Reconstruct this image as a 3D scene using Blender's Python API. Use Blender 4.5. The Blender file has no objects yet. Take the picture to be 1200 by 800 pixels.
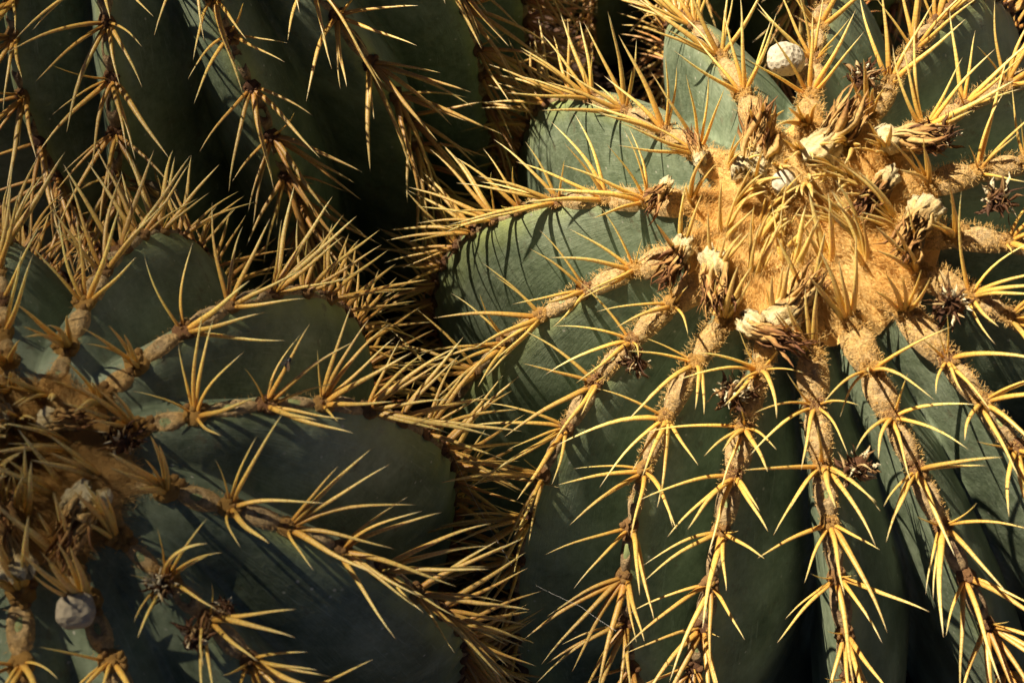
import bpy, math, random
import numpy as np
from mathutils import Vector, Matrix, Quaternion, noise

random.seed(7)
rng = np.random.default_rng(11)
scene = bpy.context.scene
COL = scene.collection
PITCH = 1.06547
CACTI = [
 dict(R=0.2319, H=0.2091, pw=0.7193, ds=0.0250, tilt=(0.0605, -0.2525), apex=(0.1286, 0.3448, -0.5162), ribs=[
  (1.411, 0.028, 0.106, [0.281, 0.398, 0.518]),
  (1.881, -0.004, -0.055, [0.135, 0.23, 0.368, 0.574]),
  (2.347, 0.116, 0.118, [0.262, 0.4, 0.552, 0.691, 0.833]),
  (2.846, 0.083, -0.009, [0.214, 0.301, 0.427, 0.551, 0.655, 0.761, 0.876, 0.99]),
  (3.359, 0.123, -0.038, [0.226, 0.331, 0.449, 0.564, 0.686, 0.809, 0.939, 1.075]),
  (3.818, 0.163, -0.170, [0.186, 0.282, 0.389, 0.506, 0.63, 0.75, 0.873, 1.003, 1.158, 1.325]),
  (4.191, 0.326, 0.024, [0.225, 0.34, 0.453, 0.581, 0.696, 0.811, 0.928]),
  (4.302, -0.119, -0.127, [0.192, 0.294, 0.389, 0.506, 0.628, 0.738, 0.85]),
  (4.676, -0.046, -0.121, [0.152, 0.243, 0.353, 0.463, 0.576, 0.705]),
  (5.024, 0.041, -0.043, [0.119, 0.202, 0.289, 0.395, 0.513, 0.631, 0.755, 0.878]),
  (5.306, 0.084, 0.165, [0.148, 0.249, 0.344, 0.452]),
  (5.711, -0.001, -0.036, [0.124, 0.212, 0.284]),
  (6.104, -0.009, -0.083, [0.159, 0.243]),
  (6.469, -0.003, 0.065, [0.133, 0.217]),
  (6.849, 0.006, 0.135, [0.189, 0.28, 0.391]),
  (7.280, -0.038, -0.017, [0.247, 0.358, 0.479]),
 ]),
 dict(R=0.1638, H=0.1309, pw=0.7623, ds=0.0251, tilt=(0.0347, 0.0252), apex=(-0.1779, 0.2116, -0.4823), ribs=[
  (1.433, -0.102, -0.059, [0.241, 0.386, 0.534, 0.68]),
  (0.890, -0.086, 0.013, [0.144, 0.258, 0.414, 0.593, 0.795]),
  (0.354, -0.066, 0.074, [0.166, 0.293, 0.476, 0.652, 0.826]),
  (-0.176, -0.021, 0.093, [0.217, 0.361, 0.518, 0.688, 0.844, 1.017]),
  (-0.669, 0.001, 0.094, [0.169, 0.306, 0.444, 0.596]),
  (-1.102, 0.037, 0.116, [0.148, 0.237, 0.378]),
  (-1.472, -0.015, -0.083, [0.182, 0.333]),
 ]),
 dict(R=0.1857, H=0.1614, pw=0.8556, ds=0.0251, tilt=(-0.0080, -0.0869), apex=(-0.1918, 0.6132, -0.4745), ribs=[
  (4.306, 0.143, 0.022, [0.81, 0.927, 1.117, 1.283]),
  (4.635, -0.081, -0.221, [0.844, 1.019, 1.203, 1.374]),
  (5.036, 0.076, -0.111, [0.819, 0.937, 1.118, 1.3, 1.473]),
  (5.366, 0.121, 0.173, [1.023, 1.215, 1.375]),
  (5.786, -0.012, -0.042, [1.319, 1.504]),
 ]),
]
FLOWERS = [
  (0, 0.075, 2.153, 0.78, 0.62, 'cream', 30),
  (0, 0.104, 3.62, -0.85, 0.52, 'cream', 26),
  (0, 0.065, 1.209, 0.39, 0.92, 'cream', 30),
  (0, 0.119, 0.622, 0.78, 0.63, 'cream', 24),
  (0, 0.199, 1.132, -0.08, 1.0, 'dark', 22),
  (0, 0.174, 0.433, -0.69, 0.73, 'dark', 22),
  (0, 0.109, 6.087, 0.94, -0.35, 'cream', 28),
  (0, 0.07, 0.238, 0.56, -0.83, 'brown', 26),
  (0, 0.164, 2.775, -0.99, 0.15, 'brown', 18),
  (0, 0.293, 3.774, 0.85, 0.53, 'dark', 18),
  (0, 0.248, 4.242, -0.86, -0.51, 'spiky', 22),
  (0, 0.139, 4.242, -0.97, 0.23, 'brown', 30),
  (0, 0.115, 4.45, -0.52, -0.85, 'cream', 28),
  (0, 0.199, 5.549, 0.9, -0.43, 'dark', 24),
  (0, 0.218, 6.248, 0.99, 0.12, 'dark', 22),
  (0, 0.357, 4.781, 0.86, 0.5, 'dark', 22),
  (0, 0.139, 2.446, 0.62, 0.78, 'brown', 16),
  (0, 0.134, 3.334, -0.79, 0.61, 'brown', 24),
  (1, 0.104, 5.682, 0.94, 0.35, 'cream', 26),
  (1, 0.129, 4.725, 0.4, -0.91, 'cream', 28),
  (1, 0.308, 5.605, 0.2, 0.98, 'spiky', 16),
  (1, 0.055, 1.055, 0.9, 0.44, 'cream', 18),
  (1, 0.07, 2.076, -0.18, 0.98, 'cream', 18),
  (1, 0.129, 0.287, -0.58, 0.82, 'dark', 22),
  (1, 0.442, 5.535, -0.91, -0.41, 'dark', 18),
  (1, 0.447, 5.717, 0.92, 0.4, 'dark', 10),
  (2, 1.409, 4.711, 0.48, -0.87, 'pod', 26),
]
PEBBLES = [(0, 0.233, 1.58, 0.01), (0, 0.025, 2.055, 0.006), (1, 0.253, 5.158, 0.007)]

# ------------------------------------------------------------------ camera, sky, sun, exposure
CAM_H = 0.86                                   # camera height above the soil
cam_d = bpy.data.cameras.new('camera')
cam = bpy.data.objects.new('camera', cam_d); COL.objects.link(cam)
cam.location = (0, 0, CAM_H)
cam.rotation_euler = (math.pi / 2 - PITCH, 0, 0)
cam_d.lens = 50; cam_d.sensor_width = 36; cam_d.clip_start = 0.01; cam_d.clip_end = 200
cam_d.dof.use_dof = True; cam_d.dof.focus_distance = 0.66; cam_d.dof.aperture_fstop = 16
scene.camera = cam
SUN_AZ, SUN_EL = math.radians(151), math.radians(51)
SUN = Vector((math.cos(SUN_EL) * math.cos(SUN_AZ), math.cos(SUN_EL) * math.sin(SUN_AZ), math.sin(SUN_EL)))
world = bpy.data.worlds.new('World'); scene.world = world; world.use_nodes = True
wn = world.node_tree.nodes; wl = world.node_tree.links
sky = wn.new('ShaderNodeTexSky'); sky.sky_type = 'NISHITA'; sky.sun_disc = False; sky.air_density = 0.2; sky.dust_density = 0.8; sky.ozone_density = 0.5; sky.altitude = 2000
sky.sun_elevation = SUN_EL; sky.sun_rotation = math.pi / 2 - SUN_AZ
wn['Background'].inputs['Strength'].default_value = 0.05
wl.new(sky.outputs[0], wn['Background'].inputs['Color'])
sun_d = bpy.data.lights.new('sun', 'SUN'); sun_d.energy = 5.0; sun_d.angle = math.radians(0.5); sun_d.color = (1.0, 0.86, 0.66)
sun = bpy.data.objects.new('sun', sun_d); COL.objects.link(sun)
sun.rotation_euler = SUN.to_track_quat('Z', 'Y').to_euler(); sun.location = SUN * 5
scene.view_settings.view_transform = 'Standard'; scene.view_settings.look = 'None'
scene.view_settings.exposure = 1.1; scene.view_settings.gamma = 1.0
scene.render.engine = 'CYCLES'
scene.cycles.max_bounces = 6; scene.cycles.diffuse_bounces = 3

# ------------------------------------------------------------------ helpers
def mesh_from(name, V, Fq, mat=None, smooth=True, attrs=None, T3=None):
    """V (n,3), Fq (m,4) quads and / or T3 (k,3) triangles -> one mesh"""
    V = np.asarray(V, np.float32)
    me = bpy.data.meshes.new(name)
    fl = []
    if Fq is not None and len(Fq): fl += [np.asarray(Fq, np.int32)]
    if T3 is not None and len(T3): fl += [np.asarray(T3, np.int32)]
    nl = sum(f.size for f in fl); nf = sum(len(f) for f in fl)
    me.vertices.add(len(V)); me.vertices.foreach_set('co', V.ravel())
    me.loops.add(nl); me.loops.foreach_set('vertex_index', np.concatenate([f.ravel() for f in fl]))
    tot = np.concatenate([np.full(len(f), f.shape[1], np.int32) for f in fl])
    st = np.concatenate([[0], np.cumsum(tot)[:-1]]).astype(np.int32)
    me.polygons.add(nf); me.polygons.foreach_set('loop_start', st)
    me.polygons.foreach_set('use_smooth', np.full(nf, smooth, bool))
    me.update(calc_edges=True); me.validate()
    for k, v in (attrs or {}).items():
        a = me.attributes.new(k, 'FLOAT', 'POINT'); a.data.foreach_set('value', np.asarray(v, np.float32))
    if mat: me.materials.append(mat)
    return me

def link(name, me, parent=None):
    o = bpy.data.objects.new(name, me); COL.objects.link(o)
    if parent is not None: o.parent = parent
    return o

def tag(o, label, cat=None, group=None, kind=None):
    if label: o['label'] = label
    if cat: o['category'] = cat
    if group: o['group'] = group
    if kind: o['kind'] = kind
    return o

def grid_quads(nr, nc, wrap=False):
    i, j = np.meshgrid(np.arange(nr - 1), np.arange(nc if wrap else nc - 1), indexing='ij')
    j2 = (j + 1) % nc
    return np.stack([i * nc + j, i * nc + j2, (i + 1) * nc + j2, (i + 1) * nc + j], -1).reshape(-1, 4)

def unit(v): return v / np.maximum(np.linalg.norm(v, axis=-1, keepdims=True), 1e-12)

def vnoise(P, s, seed=0):
    """cheap smooth noise from summed sines, about -1..1"""
    r = np.random.default_rng(seed); out = np.zeros(P.shape[:-1])
    for k in range(6):
        w = r.normal(size=3) * s * (0.7 + 0.25 * k); out += np.sin(P @ w + r.uniform(0, 6.28)) / (1 + .35 * k)
    return out / 3.0

CP, SP = math.cos(PITCH), math.sin(PITCH)
def project(P):
    """pixels in the 1024 x 682 frame, only used to rank spines by how large they show"""
    q = np.asarray(P) - np.array([0, 0, CAM_H])
    d = q[..., 1] * CP - q[..., 2] * SP
    return np.stack([512 + 1422 * q[..., 0] / d, 341 - 1422 * (q[..., 1] * SP + q[..., 2] * CP) / d], -1)

# ------------------------------------------------------------------ materials
def new_mat(name):
    m = bpy.data.materials.new(name); m.use_nodes = True
    nt = m.node_tree; b = nt.nodes['Principled BSDF']
    return m, nt, b
def N(nt, typ, **kw):
    n = nt.nodes.new(typ)
    for k, v in kw.items():
        if k in n.inputs: n.inputs[k].default_value = v
        else: setattr(n, k, v)
    return n
def ramp(nt, src, stops, interp='LINEAR'):
    r = nt.nodes.new('ShaderNodeValToRGB'); r.color_ramp.interpolation = interp
    e = r.color_ramp.elements
    while len(e) < len(stops): e.new(0.5)
    for k, (p, c) in enumerate(stops): e[k].position = p; e[k].color = (*c, 1) if len(c) == 3 else c
    nt.links.new(src, r.inputs[0]); return r
def mixc(nt, fac, a, b, mode='MIX'):
    m = nt.nodes.new('ShaderNodeMix'); m.data_type = 'RGBA'; m.blend_type = mode
    for s, i in ((fac, 0), (a, 6), (b, 7)):
        if isinstance(s, (int, float)): m.inputs[i].default_value = s
        elif isinstance(s, tuple): m.inputs[i].default_value = (*s, 1)
        else: nt.links.new(s, m.inputs[i])
    return m.outputs[2]
def bump(nt, b, src, strength, dist):
    n = N(nt, 'ShaderNodeBump', Strength=strength, Distance=dist)
    nt.links.new(src, n.inputs['Height']); nt.links.new(n.outputs[0], b.inputs['Normal']); return n
def math_node(nt, op, a, b=None):
    n = nt.nodes.new('ShaderNodeMath'); n.operation = op
    for i, s in enumerate((a, b)):
        if s is None: continue
        if isinstance(s, (int, float)): n.inputs[i].default_value = s
        else: nt.links.new(s, n.inputs[i])
    return n.outputs[0]

def mat_skin():
    m, nt, b = new_mat('cactus_skin'); L = nt.links
    tc = N(nt, 'ShaderNodeTexCoord')
    n1 = N(nt, 'ShaderNodeTexNoise', Scale=22.0, Detail=6.0, Roughness=0.62); L.new(tc.outputs['Object'], n1.inputs['Vector'])
    n2 = N(nt, 'ShaderNodeTexNoise', Scale=260.0, Detail=4.0, Roughness=0.7); L.new(tc.outputs['Object'], n2.inputs['Vector'])
    c = ramp(nt, n1.outputs[0], [(0.36, (0.070, 0.098, 0.053)), (0.50, (0.160, 0.204, 0.121)), (0.64, (0.300, 0.358, 0.240))])
    c = mixc(nt, 0.35, c.outputs[0], ramp(nt, n2.outputs[0], [(0.35, (0.07, 0.095, 0.06)), (0.7, (0.28, 0.335, 0.24))]).outputs[0])
    # stretched scuffs along the rib (arc coordinate against side coordinate)
    au = N(nt, 'ShaderNodeAttribute', attribute_name='across'); al = N(nt, 'ShaderNodeAttribute', attribute_name='along')
    cx = N(nt, 'ShaderNodeCombineXYZ'); L.new(math_node(nt, 'MULTIPLY', au.outputs['Fac'], 26.0), cx.inputs[0]); L.new(math_node(nt, 'MULTIPLY', al.outputs['Fac'], 9.0), cx.inputs[1])
    n3 = N(nt, 'ShaderNodeTexNoise', Scale=1.0, Detail=5.0, Roughness=0.75); L.new(cx.outputs[0], n3.inputs['Vector'])
    sc = ramp(nt, n3.outputs[0], [(0.56, (0, 0, 0)), (0.72, (1, 1, 1))])
    c = mixc(nt, math_node(nt, 'MULTIPLY', sc.outputs[0], 0.6), c, (0.34, 0.39, 0.30))
    # yellow-green skin close to the crest
    ac = N(nt, 'ShaderNodeAttribute', attribute_name='crest')
    cr = ramp(nt, ac.outputs['Fac'], [(0.70, (0, 0, 0)), (0.90, (1, 1, 1))])
    n4 = N(nt, 'ShaderNodeTexNoise', Scale=60.0, Detail=3.0); L.new(tc.outputs['Object'], n4.inputs['Vector'])
    k = math_node(nt, 'MULTIPLY', cr.outputs[0], ramp(nt, n4.outputs[0], [(0.3, (0.15,) * 3), (0.7, (0.9,) * 3)]).outputs[0])
    c = mixc(nt, k, c, (0.32, 0.37, 0.13))
    # pale flecks and brown scars
    v = N(nt, 'ShaderNodeTexVoronoi', Scale=150.0); L.new(tc.outputs['Object'], v.inputs['Vector'])
    fl = ramp(nt, v.outputs['Distance'], [(0.07, (1, 1, 1)), (0.13, (0, 0, 0))])
    n5 = N(nt, 'ShaderNodeTexNoise', Scale=35.0, Detail=2.0); L.new(tc.outputs['Object'], n5.inputs['Vector'])
    fm = math_node(nt, 'MULTIPLY', fl.outputs[0], ramp(nt, n5.outputs[0], [(0.47, (0, 0, 0)), (0.56, (1, 1, 1))]).outputs[0])
    c = mixc(nt, fm, c, (0.42, 0.42, 0.34))
    n6 = N(nt, 'ShaderNodeTexNoise', Scale=75.0, Detail=5.0, Roughness=0.7); L.new(tc.outputs['Object'], n6.inputs['Vector'])
    sm = ramp(nt, n6.outputs[0], [(0.61, (0, 0, 0)), (0.68, (1, 1, 1))])
    c = mixc(nt, math_node(nt, 'MULTIPLY', sm.outputs[0], 0.65), c, (0.13, 0.115, 0.07))
    L.new(c, b.inputs['Base Color'])
    r = ramp(nt, n2.outputs[0], [(0.3, (0.42,) * 3), (0.7, (0.62,) * 3)]); L.new(r.outputs[0], b.inputs['Roughness'])
    b.inputs['Specular IOR Level'].default_value = 0.35
    h = mixc(nt, 0.5, n2.outputs[0], n3.outputs[0]); bump(nt, b, h, 0.5, 0.0016)
    return m

def mat_spine():
    m, nt, b = new_mat('spine_horn'); L = nt.links
    h = N(nt, 'ShaderNodeAttribute', attribute_name='h'); tn = N(nt, 'ShaderNodeAttribute', attribute_name='old')
    oi = N(nt, 'ShaderNodeObjectInfo')
    c = ramp(nt, h.outputs['Fac'], [(0.0, (0.34, 0.130, 0.028)), (0.10, (0.52, 0.290, 0.055)), (0.32, (0.61, 0.410, 0.095)), (0.80, (0.66, 0.500, 0.170)), (0.96, (0.58, 0.45, 0.21)), (1.0, (0.36, 0.18, 0.07))])
    tc = N(nt, 'ShaderNodeTexCoord')
    n1 = N(nt, 'ShaderNodeTexNoise', Scale=300.0, Detail=3.0); L.new(tc.outputs['Object'], n1.inputs['Vector'])
    wv = N(nt, 'ShaderNodeTexNoise', Scale=14.0, Detail=4.0, noise_dimensions='1D'); L.new(math_node(nt, 'ADD', math_node(nt, 'MULTIPLY', h.outputs['Fac'], 3.0), math_node(nt, 'MULTIPLY', oi.outputs['Random'], 40.0)), wv.inputs['W'])
    c2 = mixc(nt, ramp(nt, wv.outputs[0], [(0.45, (0, 0, 0)), (0.66, (0.55,) * 3)]).outputs[0], c.outputs[0], (0.40, 0.215, 0.055))
    old = ramp(nt, h.outputs['Fac'], [(0.0, (0.20, 0.055, 0.020)), (0.6, (0.42, 0.165, 0.050)), (1.0, (0.46, 0.26, 0.11))])
    wt = math_node(nt, 'MAXIMUM', tn.outputs['Fac'], math_node(nt, 'SUBTRACT', 1.0, oi.outputs['Alpha']))
    c3 = mixc(nt, wt, c2, old.outputs[0])
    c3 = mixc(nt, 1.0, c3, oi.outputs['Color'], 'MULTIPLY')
    L.new(c3, b.inputs['Base Color']); b.inputs['Roughness'].default_value = 0.42
    b.inputs['Subsurface Weight'].default_value = 0.45; b.inputs['Subsurface Radius'].default_value = (1.0, 0.65, 0.25); b.inputs['Subsurface Scale'].default_value = 0.0025
    bump(nt, b, n1.outputs[0], 0.25, 0.0004)
    return m

def mat_attr(name, attr, stops, rough=0.9, nscale=180.0, var=(0.55, 1.25), bstr=0.7, bdist=0.002, sheen=0.0):
    """colour along a mesh attribute, broken up by noise"""
    m, nt, b = new_mat(name); L = nt.links
    tc = N(nt, 'ShaderNodeTexCoord'); a = N(nt, 'ShaderNodeAttribute', attribute_name=attr)
    n1 = N(nt, 'ShaderNodeTexNoise', Scale=nscale, Detail=6.0, Roughness=0.7); L.new(tc.outputs['Object'], n1.inputs['Vector'])
    c = ramp(nt, a.outputs['Fac'], stops)
    v = ramp(nt, n1.outputs[0], [(0.28, (var[0],) * 3), (0.72, (var[1],) * 3)])
    L.new(mixc(nt, 1.0, c.outputs[0], v.outputs[0], 'MULTIPLY'), b.inputs['Base Color'])
    b.inputs['Roughness'].default_value = rough; b.inputs['Specular IOR Level'].default_value = 0.2
    b.inputs['Sheen Weight'].default_value = sheen
    bump(nt, b, n1.outputs[0], bstr, bdist)
    return m

M_skin = mat_skin(); M_spine = mat_spine()
M_crest = mat_attr('corky_felt', 'age', [(0.0, (0.66, 0.43, 0.16)), (0.25, (0.62, 0.44, 0.21)), (0.55, (0.52, 0.38, 0.20)), (0.8, (0.38, 0.26, 0.14)), (1.0, (0.13, 0.075, 0.045))], 0.95, 520.0, (0.34, 1.30), 1.0, 0.002)
M_areole = mat_attr('areole_felt', 'age', [(0.0, (0.62, 0.36, 0.10)), (0.3, (0.42, 0.24, 0.09)), (0.6, (0.32, 0.165, 0.075)), (1.0, (0.17, 0.085, 0.05))], 0.9, 420.0, (0.4, 1.4), 1.0, 0.001)
M_wool = mat_attr('crown_wool', 'age', [(0.0, (0.36, 0.155, 0.04)), (0.35, (0.84, 0.50, 0.14)), (1.0, (0.93, 0.68, 0.29))], 0.9, 110.0, (0.78, 1.12), 0.5, 0.001)
M_wool_dim = mat_attr('dimmed_crown_wool', 'age', [(0.0, (0.22, 0.10, 0.03)), (0.35, (0.58, 0.34, 0.10)), (1.0, (0.70, 0.48, 0.19))], 0.9, 110.0, (0.70, 1.15), 0.5, 0.001)  # browner, darker copy of the wool; the left crown's dimness is put into its colour
M_petal = mat_attr('dry_petal', 'h', [(0.0, (0.60, 0.42, 0.17)), (0.4, (0.50, 0.30, 0.10)), (0.7, (0.30, 0.145, 0.05)), (1.0, (0.13, 0.055, 0.028))], 0.7, 500.0, (0.5, 1.3), 0.6, 0.001)
M_petal_dark = mat_attr('dark_dry_petal', 'h', [(0.0, (0.05, 0.022, 0.012)), (0.45, (0.13, 0.060, 0.026)), (0.8, (0.32, 0.18, 0.07)), (1.0, (0.52, 0.38, 0.18))], 0.6, 500.0, (0.5, 1.3), 0.6, 0.001)
M_cup = mat_attr('dry_fruit_wall', 'h', [(0.0, (0.34, 0.20, 0.075)), (0.35, (0.52, 0.37, 0.16)), (0.7, (0.78, 0.62, 0.31)), (1.0, (0.86, 0.74, 0.45))], 0.85, 420.0, (0.72, 1.10), 1.0, 0.003)
M_pod = mat_attr('grey_dry_fruit', 'h', [(0.0, (0.10, 0.07, 0.045)), (0.4, (0.26, 0.20, 0.13)), (1.0, (0.44, 0.37, 0.25))], 0.9, 600.0, (0.25, 1.3), 1.0, 0.003)
M_pale = mat_attr('pale_dry_scale', 'h', [(0.0, (0.30, 0.18, 0.08)), (0.4, (0.72, 0.60, 0.36)), (1.0, (0.82, 0.75, 0.52))], 0.8, 300.0, (0.6, 1.1), 0.6, 0.001)

# ------------------------------------------------------------------ the cactus form
HP = math.pi / 2
class Form:
    """barrel envelope with ribs; local frame: origin at the apex, z up the axis"""
    def __init__(s, d, nribs, fill_from, seed):
        s.R, s.H, s.pw, s.ds, s.seed = d['R'], d['H'], d['pw'], d['ds'], seed
        ribs = [dict(ph=r[0], c1=r[1], c2=r[2], t=list(r[3])) for r in d['ribs']]
        ribs.sort(key=lambda r: r['ph'] % (2 * math.pi))
        ph = [r['ph'] % (2 * math.pi) for r in ribs]
        # add the ribs on the far side, evenly in the widest gap
        if len(ribs) < nribs:
            gaps = [((ph[(i + 1) % len(ph)] - ph[i]) % (2 * math.pi), i) for i in range(len(ph))]
            g, i = max(gaps); n = nribs - len(ribs)
            for k in range(n):
                ribs.append(dict(ph=(ph[i] + g * (k + 1) / (n + 1)), c1=0, c2=0, t=[]))
        for r in ribs: r['ph'] %= 2 * math.pi
        ribs.sort(key=lambda r: r['ph']); s.ribs = ribs; s.n = len(ribs)
        tt = np.linspace(0.0005, 4.2, 4000); r_, z_ = s.prof(tt)
        s.tt = tt; s.arc = np.concatenate([[0], np.cumsum(np.hypot(np.diff(r_), np.diff(z_)))])
        tx, ty = d['tilt']
        s.M = Matrix.Rotation(ty, 3, 'Y') @ Matrix.Rotation(tx, 3, 'X')
        s.apex = Vector(d['apex']) + Vector((0, 0, CAM_H))
        s.tmax = next((t for t in np.linspace(1.2, 4.1, 300) if (s.apex + s.M @ Vector((0, 0, float(s.prof(np.array(t))[1])))).z < -0.05), 4.0)
        s.hb = -float(s.prof(np.array(s.tmax))[1])                    # apex to base, along the axis
    def prof(s, t):
        t = np.asarray(t, float)
        r = s.R * np.sin(np.minimum(t, HP)) ** s.pw
        lo = t > HP
        return np.where(lo, s.R * (1 - .055 * (t - HP) ** 2), r), np.where(lo, -s.H * (1 + t - HP), -s.H * (1 - np.cos(t)))
    def nrm(s, t):
        t = np.maximum(np.asarray(t, float), 0.004); e = 1e-4
        r1, z1 = s.prof(t - e); r2, z2 = s.prof(t + e); l = np.hypot(r2 - r1, z2 - z1)
        return -(z2 - z1) / l, (r2 - r1) / l, (r2 - r1) / l, (z2 - z1) / l   # nr, nz, tangent r, tangent z
    def az(s, k, t):
        r = s.ribs[k % s.n]; u = np.clip(np.asarray(t, float) - 1.0, -1.0, 0.45)
        return r['ph'] + r['c1'] * u + r['c2'] * u * u + 2 * math.pi * (k // s.n)
    def point(s, t, az, h=0.0):
        r, z = s.prof(t); nr, nz, _, _ = s.nrm(t)
        return np.stack([(r + nr * h) * np.cos(az), (r + nr * h) * np.sin(az), z + nz * h + s.hb], -1)
    def frame(s, t, az):
        nr, nz, tr, tz = s.nrm(t); c, n_ = np.cos(az), np.sin(az)
        nv = np.stack([nr * c, nr * n_, nz + 0 * c], -1); dv = np.stack([tr * c, tr * n_, tz + 0 * c], -1)
        return np.cross(dv, nv), dv, nv                               # side, down the rib, outward
    def t_at(s, a): return float(np.interp(a, s.arc, s.tt))
    def a_at(s, t): return float(np.interp(t, s.tt, s.arc))
    def crest_drop(s, k, t):
        """small notches of the crest at the areoles"""
        A = s.areoles[k % s.n]; d = np.min(np.abs(np.interp(np.asarray(t), s.tt, s.arc)[..., None] - np.array(A)[None]), -1)
        return -0.0022 * np.exp(-(d / 0.0065) ** 2)
    def lay_areoles(s):
        s.areoles = []
        r = np.random.default_rng(s.seed)
        for k, rb in enumerate(s.ribs):
            a = [s.a_at(t) for t in rb['t']]
            if not a: a = [s.a_at(0.5) + r.uniform(0, s.ds)]
            lo = min(a); st = s.ds * 0.9
            while lo - st > 0.018:
                lo -= st; a.append(lo); st = max(st * 0.84, 0.0125)
            hi = max(a); end = s.a_at(s.tmax) - 0.03
            while hi + s.ds < end: hi += s.ds * r.uniform(0.78, 0.95); a.append(hi)
            s.areoles.append(sorted(a))

def build_body(f, root):
    NC, NT = 22, 190
    q = np.linspace(-1, 1, NC + 1)[:-1]; q = np.sign(q) * np.abs(q) ** 1.35        # denser at the crest
    t = np.concatenate([np.linspace(0.004, 0.5, 60)[:-1], np.linspace(0.5, f.tmax, NT - 59)])
    rows = len(t); V = []; crest = []; acr = []; alo = []
    r, z = f.prof(t); nr, nz, tr, tz = f.nrm(t); arc = np.interp(t, f.tt, f.arc)
    for k in range(f.n):
        a0 = f.az(k, t); ap = f.az(k + 1, t); am = f.az(k - 1, t)
        for x in q:
            # the furrow sits off-centre between two ribs, so each rib leans a little
            gap = (a0 - am) if x < 0 else (ap - a0); ac = (a0 + am) / 2 if x < 0 else (a0 + ap) / 2
            v = 0.5 + f.lean[0] * np.cos(ac - f.lean[1]) * np.clip((arc - 0.05) / 0.06, 0, 1)
            half = gap * ((1 - v) if x < 0 else v)
            az = a0 + x * half; ax = abs(x)
            grow = np.clip((arc - 0.028) / 0.06, 0, 1) ** 0.8
            dep = (f.depth - f.shallow * np.clip(np.cos(ac - 2.6), 0, 1)) * gap * 0.5 * r * grow
            dep = np.minimum(dep, 0.50 * f.R)
            fx = (math.sqrt(ax * ax + 0.04 ** 2) - 0.04) ** f.bulge
            dip = f.crest_drop(k, t) * math.exp(-(ax / 0.16) ** 2)
            P0 = np.stack([r * np.cos(az), r * np.sin(az), z], -1)
            wob = 0.0042 * vnoise(P0, 34, f.seed) * min(1, ax * 2) * grow + 0.0012 * vnoise(P0, 110, f.seed + 5) * grow * min(1, ax * 3)
            # a swelling under each areole
            h = -dep * fx + dip + wob
            V.append(np.stack([(r + nr * h) * np.cos(az), (r + nr * h) * np.sin(az), z + nz * h + f.hb], -1))
            crest.append(np.full(rows, 1 - ax)); acr.append(np.full(rows, x * half.mean() * 6 + k * 3.1)); alo.append(arc * 4)
    V = np.array(V).transpose(1, 0, 2); nc = V.shape[1]
    attrs = {n: np.concatenate([np.array(a).T.ravel(), [0.0]]) for n, a in (('crest', crest), ('across', acr), ('along', alo))}
    F = grid_quads(rows, nc, True)
    top = np.array([[0, 0, f.hb]]); ti = rows * nc
    T3 = np.stack([np.full(nc, ti), (np.arange(nc) + 1) % nc, np.arange(nc)], -1)
    F = F[:, ::-1]
    me = mesh_from('body', np.concatenate([V.reshape(-1, 3), top]), F, M_skin, True, attrs, T3[:, ::-1])
    return link('body', me, root)

def build_crest(f, k, root):
    """felted corky band on the ridge of one rib, with a crater between neighbouring areoles"""
    A = np.array(f.areoles[k]); a0, a1 = A[0] - 0.004, min(A[-1] + 0.02, f.a_at(f.tmax) - 0.01)
    n = max(int((a1 - a0) / 0.0017), 12); a = np.linspace(a0, a1, n); t = np.interp(a, f.arc, f.tt)
    W = np.linspace(-1, 1, 11)
    i = np.clip(np.searchsorted(A, a) - 1, 0, len(A) - 2); fr = np.clip((a - A[i]) / np.maximum(A[i + 1] - A[i], 1e-4), 0, 1)
    young = np.clip(1 - (a - 0.03) / 0.13, 0, 1) * f.felt
    r = np.random.default_rng(f.seed * 50 + k)
    wob = r.uniform(0.85, 1.2, len(A))[i]
    hw = (0.0033 + 0.0034 * young ** 1.2) * wob * (0.62 + 0.5 * np.sin(np.pi * fr) ** 0.8)
    hh = (0.0021 + 0.0020 * young) * (0.7 + 0.4 * np.sin(np.pi * fr))
    az = f.az(k, t); S, D, Nn = f.frame(t, az); P = f.point(t, az, -0.0012) + Nn * f.crest_drop(k, t)[:, None]
    pit = 0.0021 * r.uniform(0.3, 1.3, len(A))[i] * (1 - 0.8 * young)
    V = np.zeros((n, len(W), 3)); age = np.zeros((n, len(W)))
    for j, w in enumerate(W):
        prof = math.sqrt(max(1 - w * w, 0)); hgt = hh * prof - 0.0016 * (abs(w) ** 3)
        cr = np.exp(-(((fr - 0.45) * 0.025 / 0.0034) ** 2 + (w * hw / 0.0021) ** 2))
        rim = np.exp(-((np.sqrt(((fr - 0.45) * 0.025) ** 2 + (w * hw) ** 2) - 0.0036) / 0.0012) ** 2)
        h = hgt - pit * cr * 1.6 + pit * 0.35 * rim * prof
        Q = P + S * (w * hw)[:, None]
        h = h + 0.0007 * vnoise(Q, 900, k) * prof + 0.0004 * vnoise(Q, 2600, k + 9) * prof
        V[:, j] = Q + Nn * h[:, None]
        base = np.clip((a - 0.035) / 0.22, 0, 0.74); age[:, j] = np.clip(base + 0.6 * cr * (pit > 0.0008) + 0.16 * vnoise(Q, 500, 3) + 0.35 * (np.exp(-(fr / 0.16) ** 2) + np.exp(-((1 - fr) / 0.16) ** 2)) * np.clip(base * 3, 0, 1), 0, 1)
    me = mesh_from('rib_crest', V.reshape(-1, 3), grid_quads(n, len(W)), M_crest, True, {'age': age.ravel()})
    return link('rib_crest', me, root)

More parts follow.
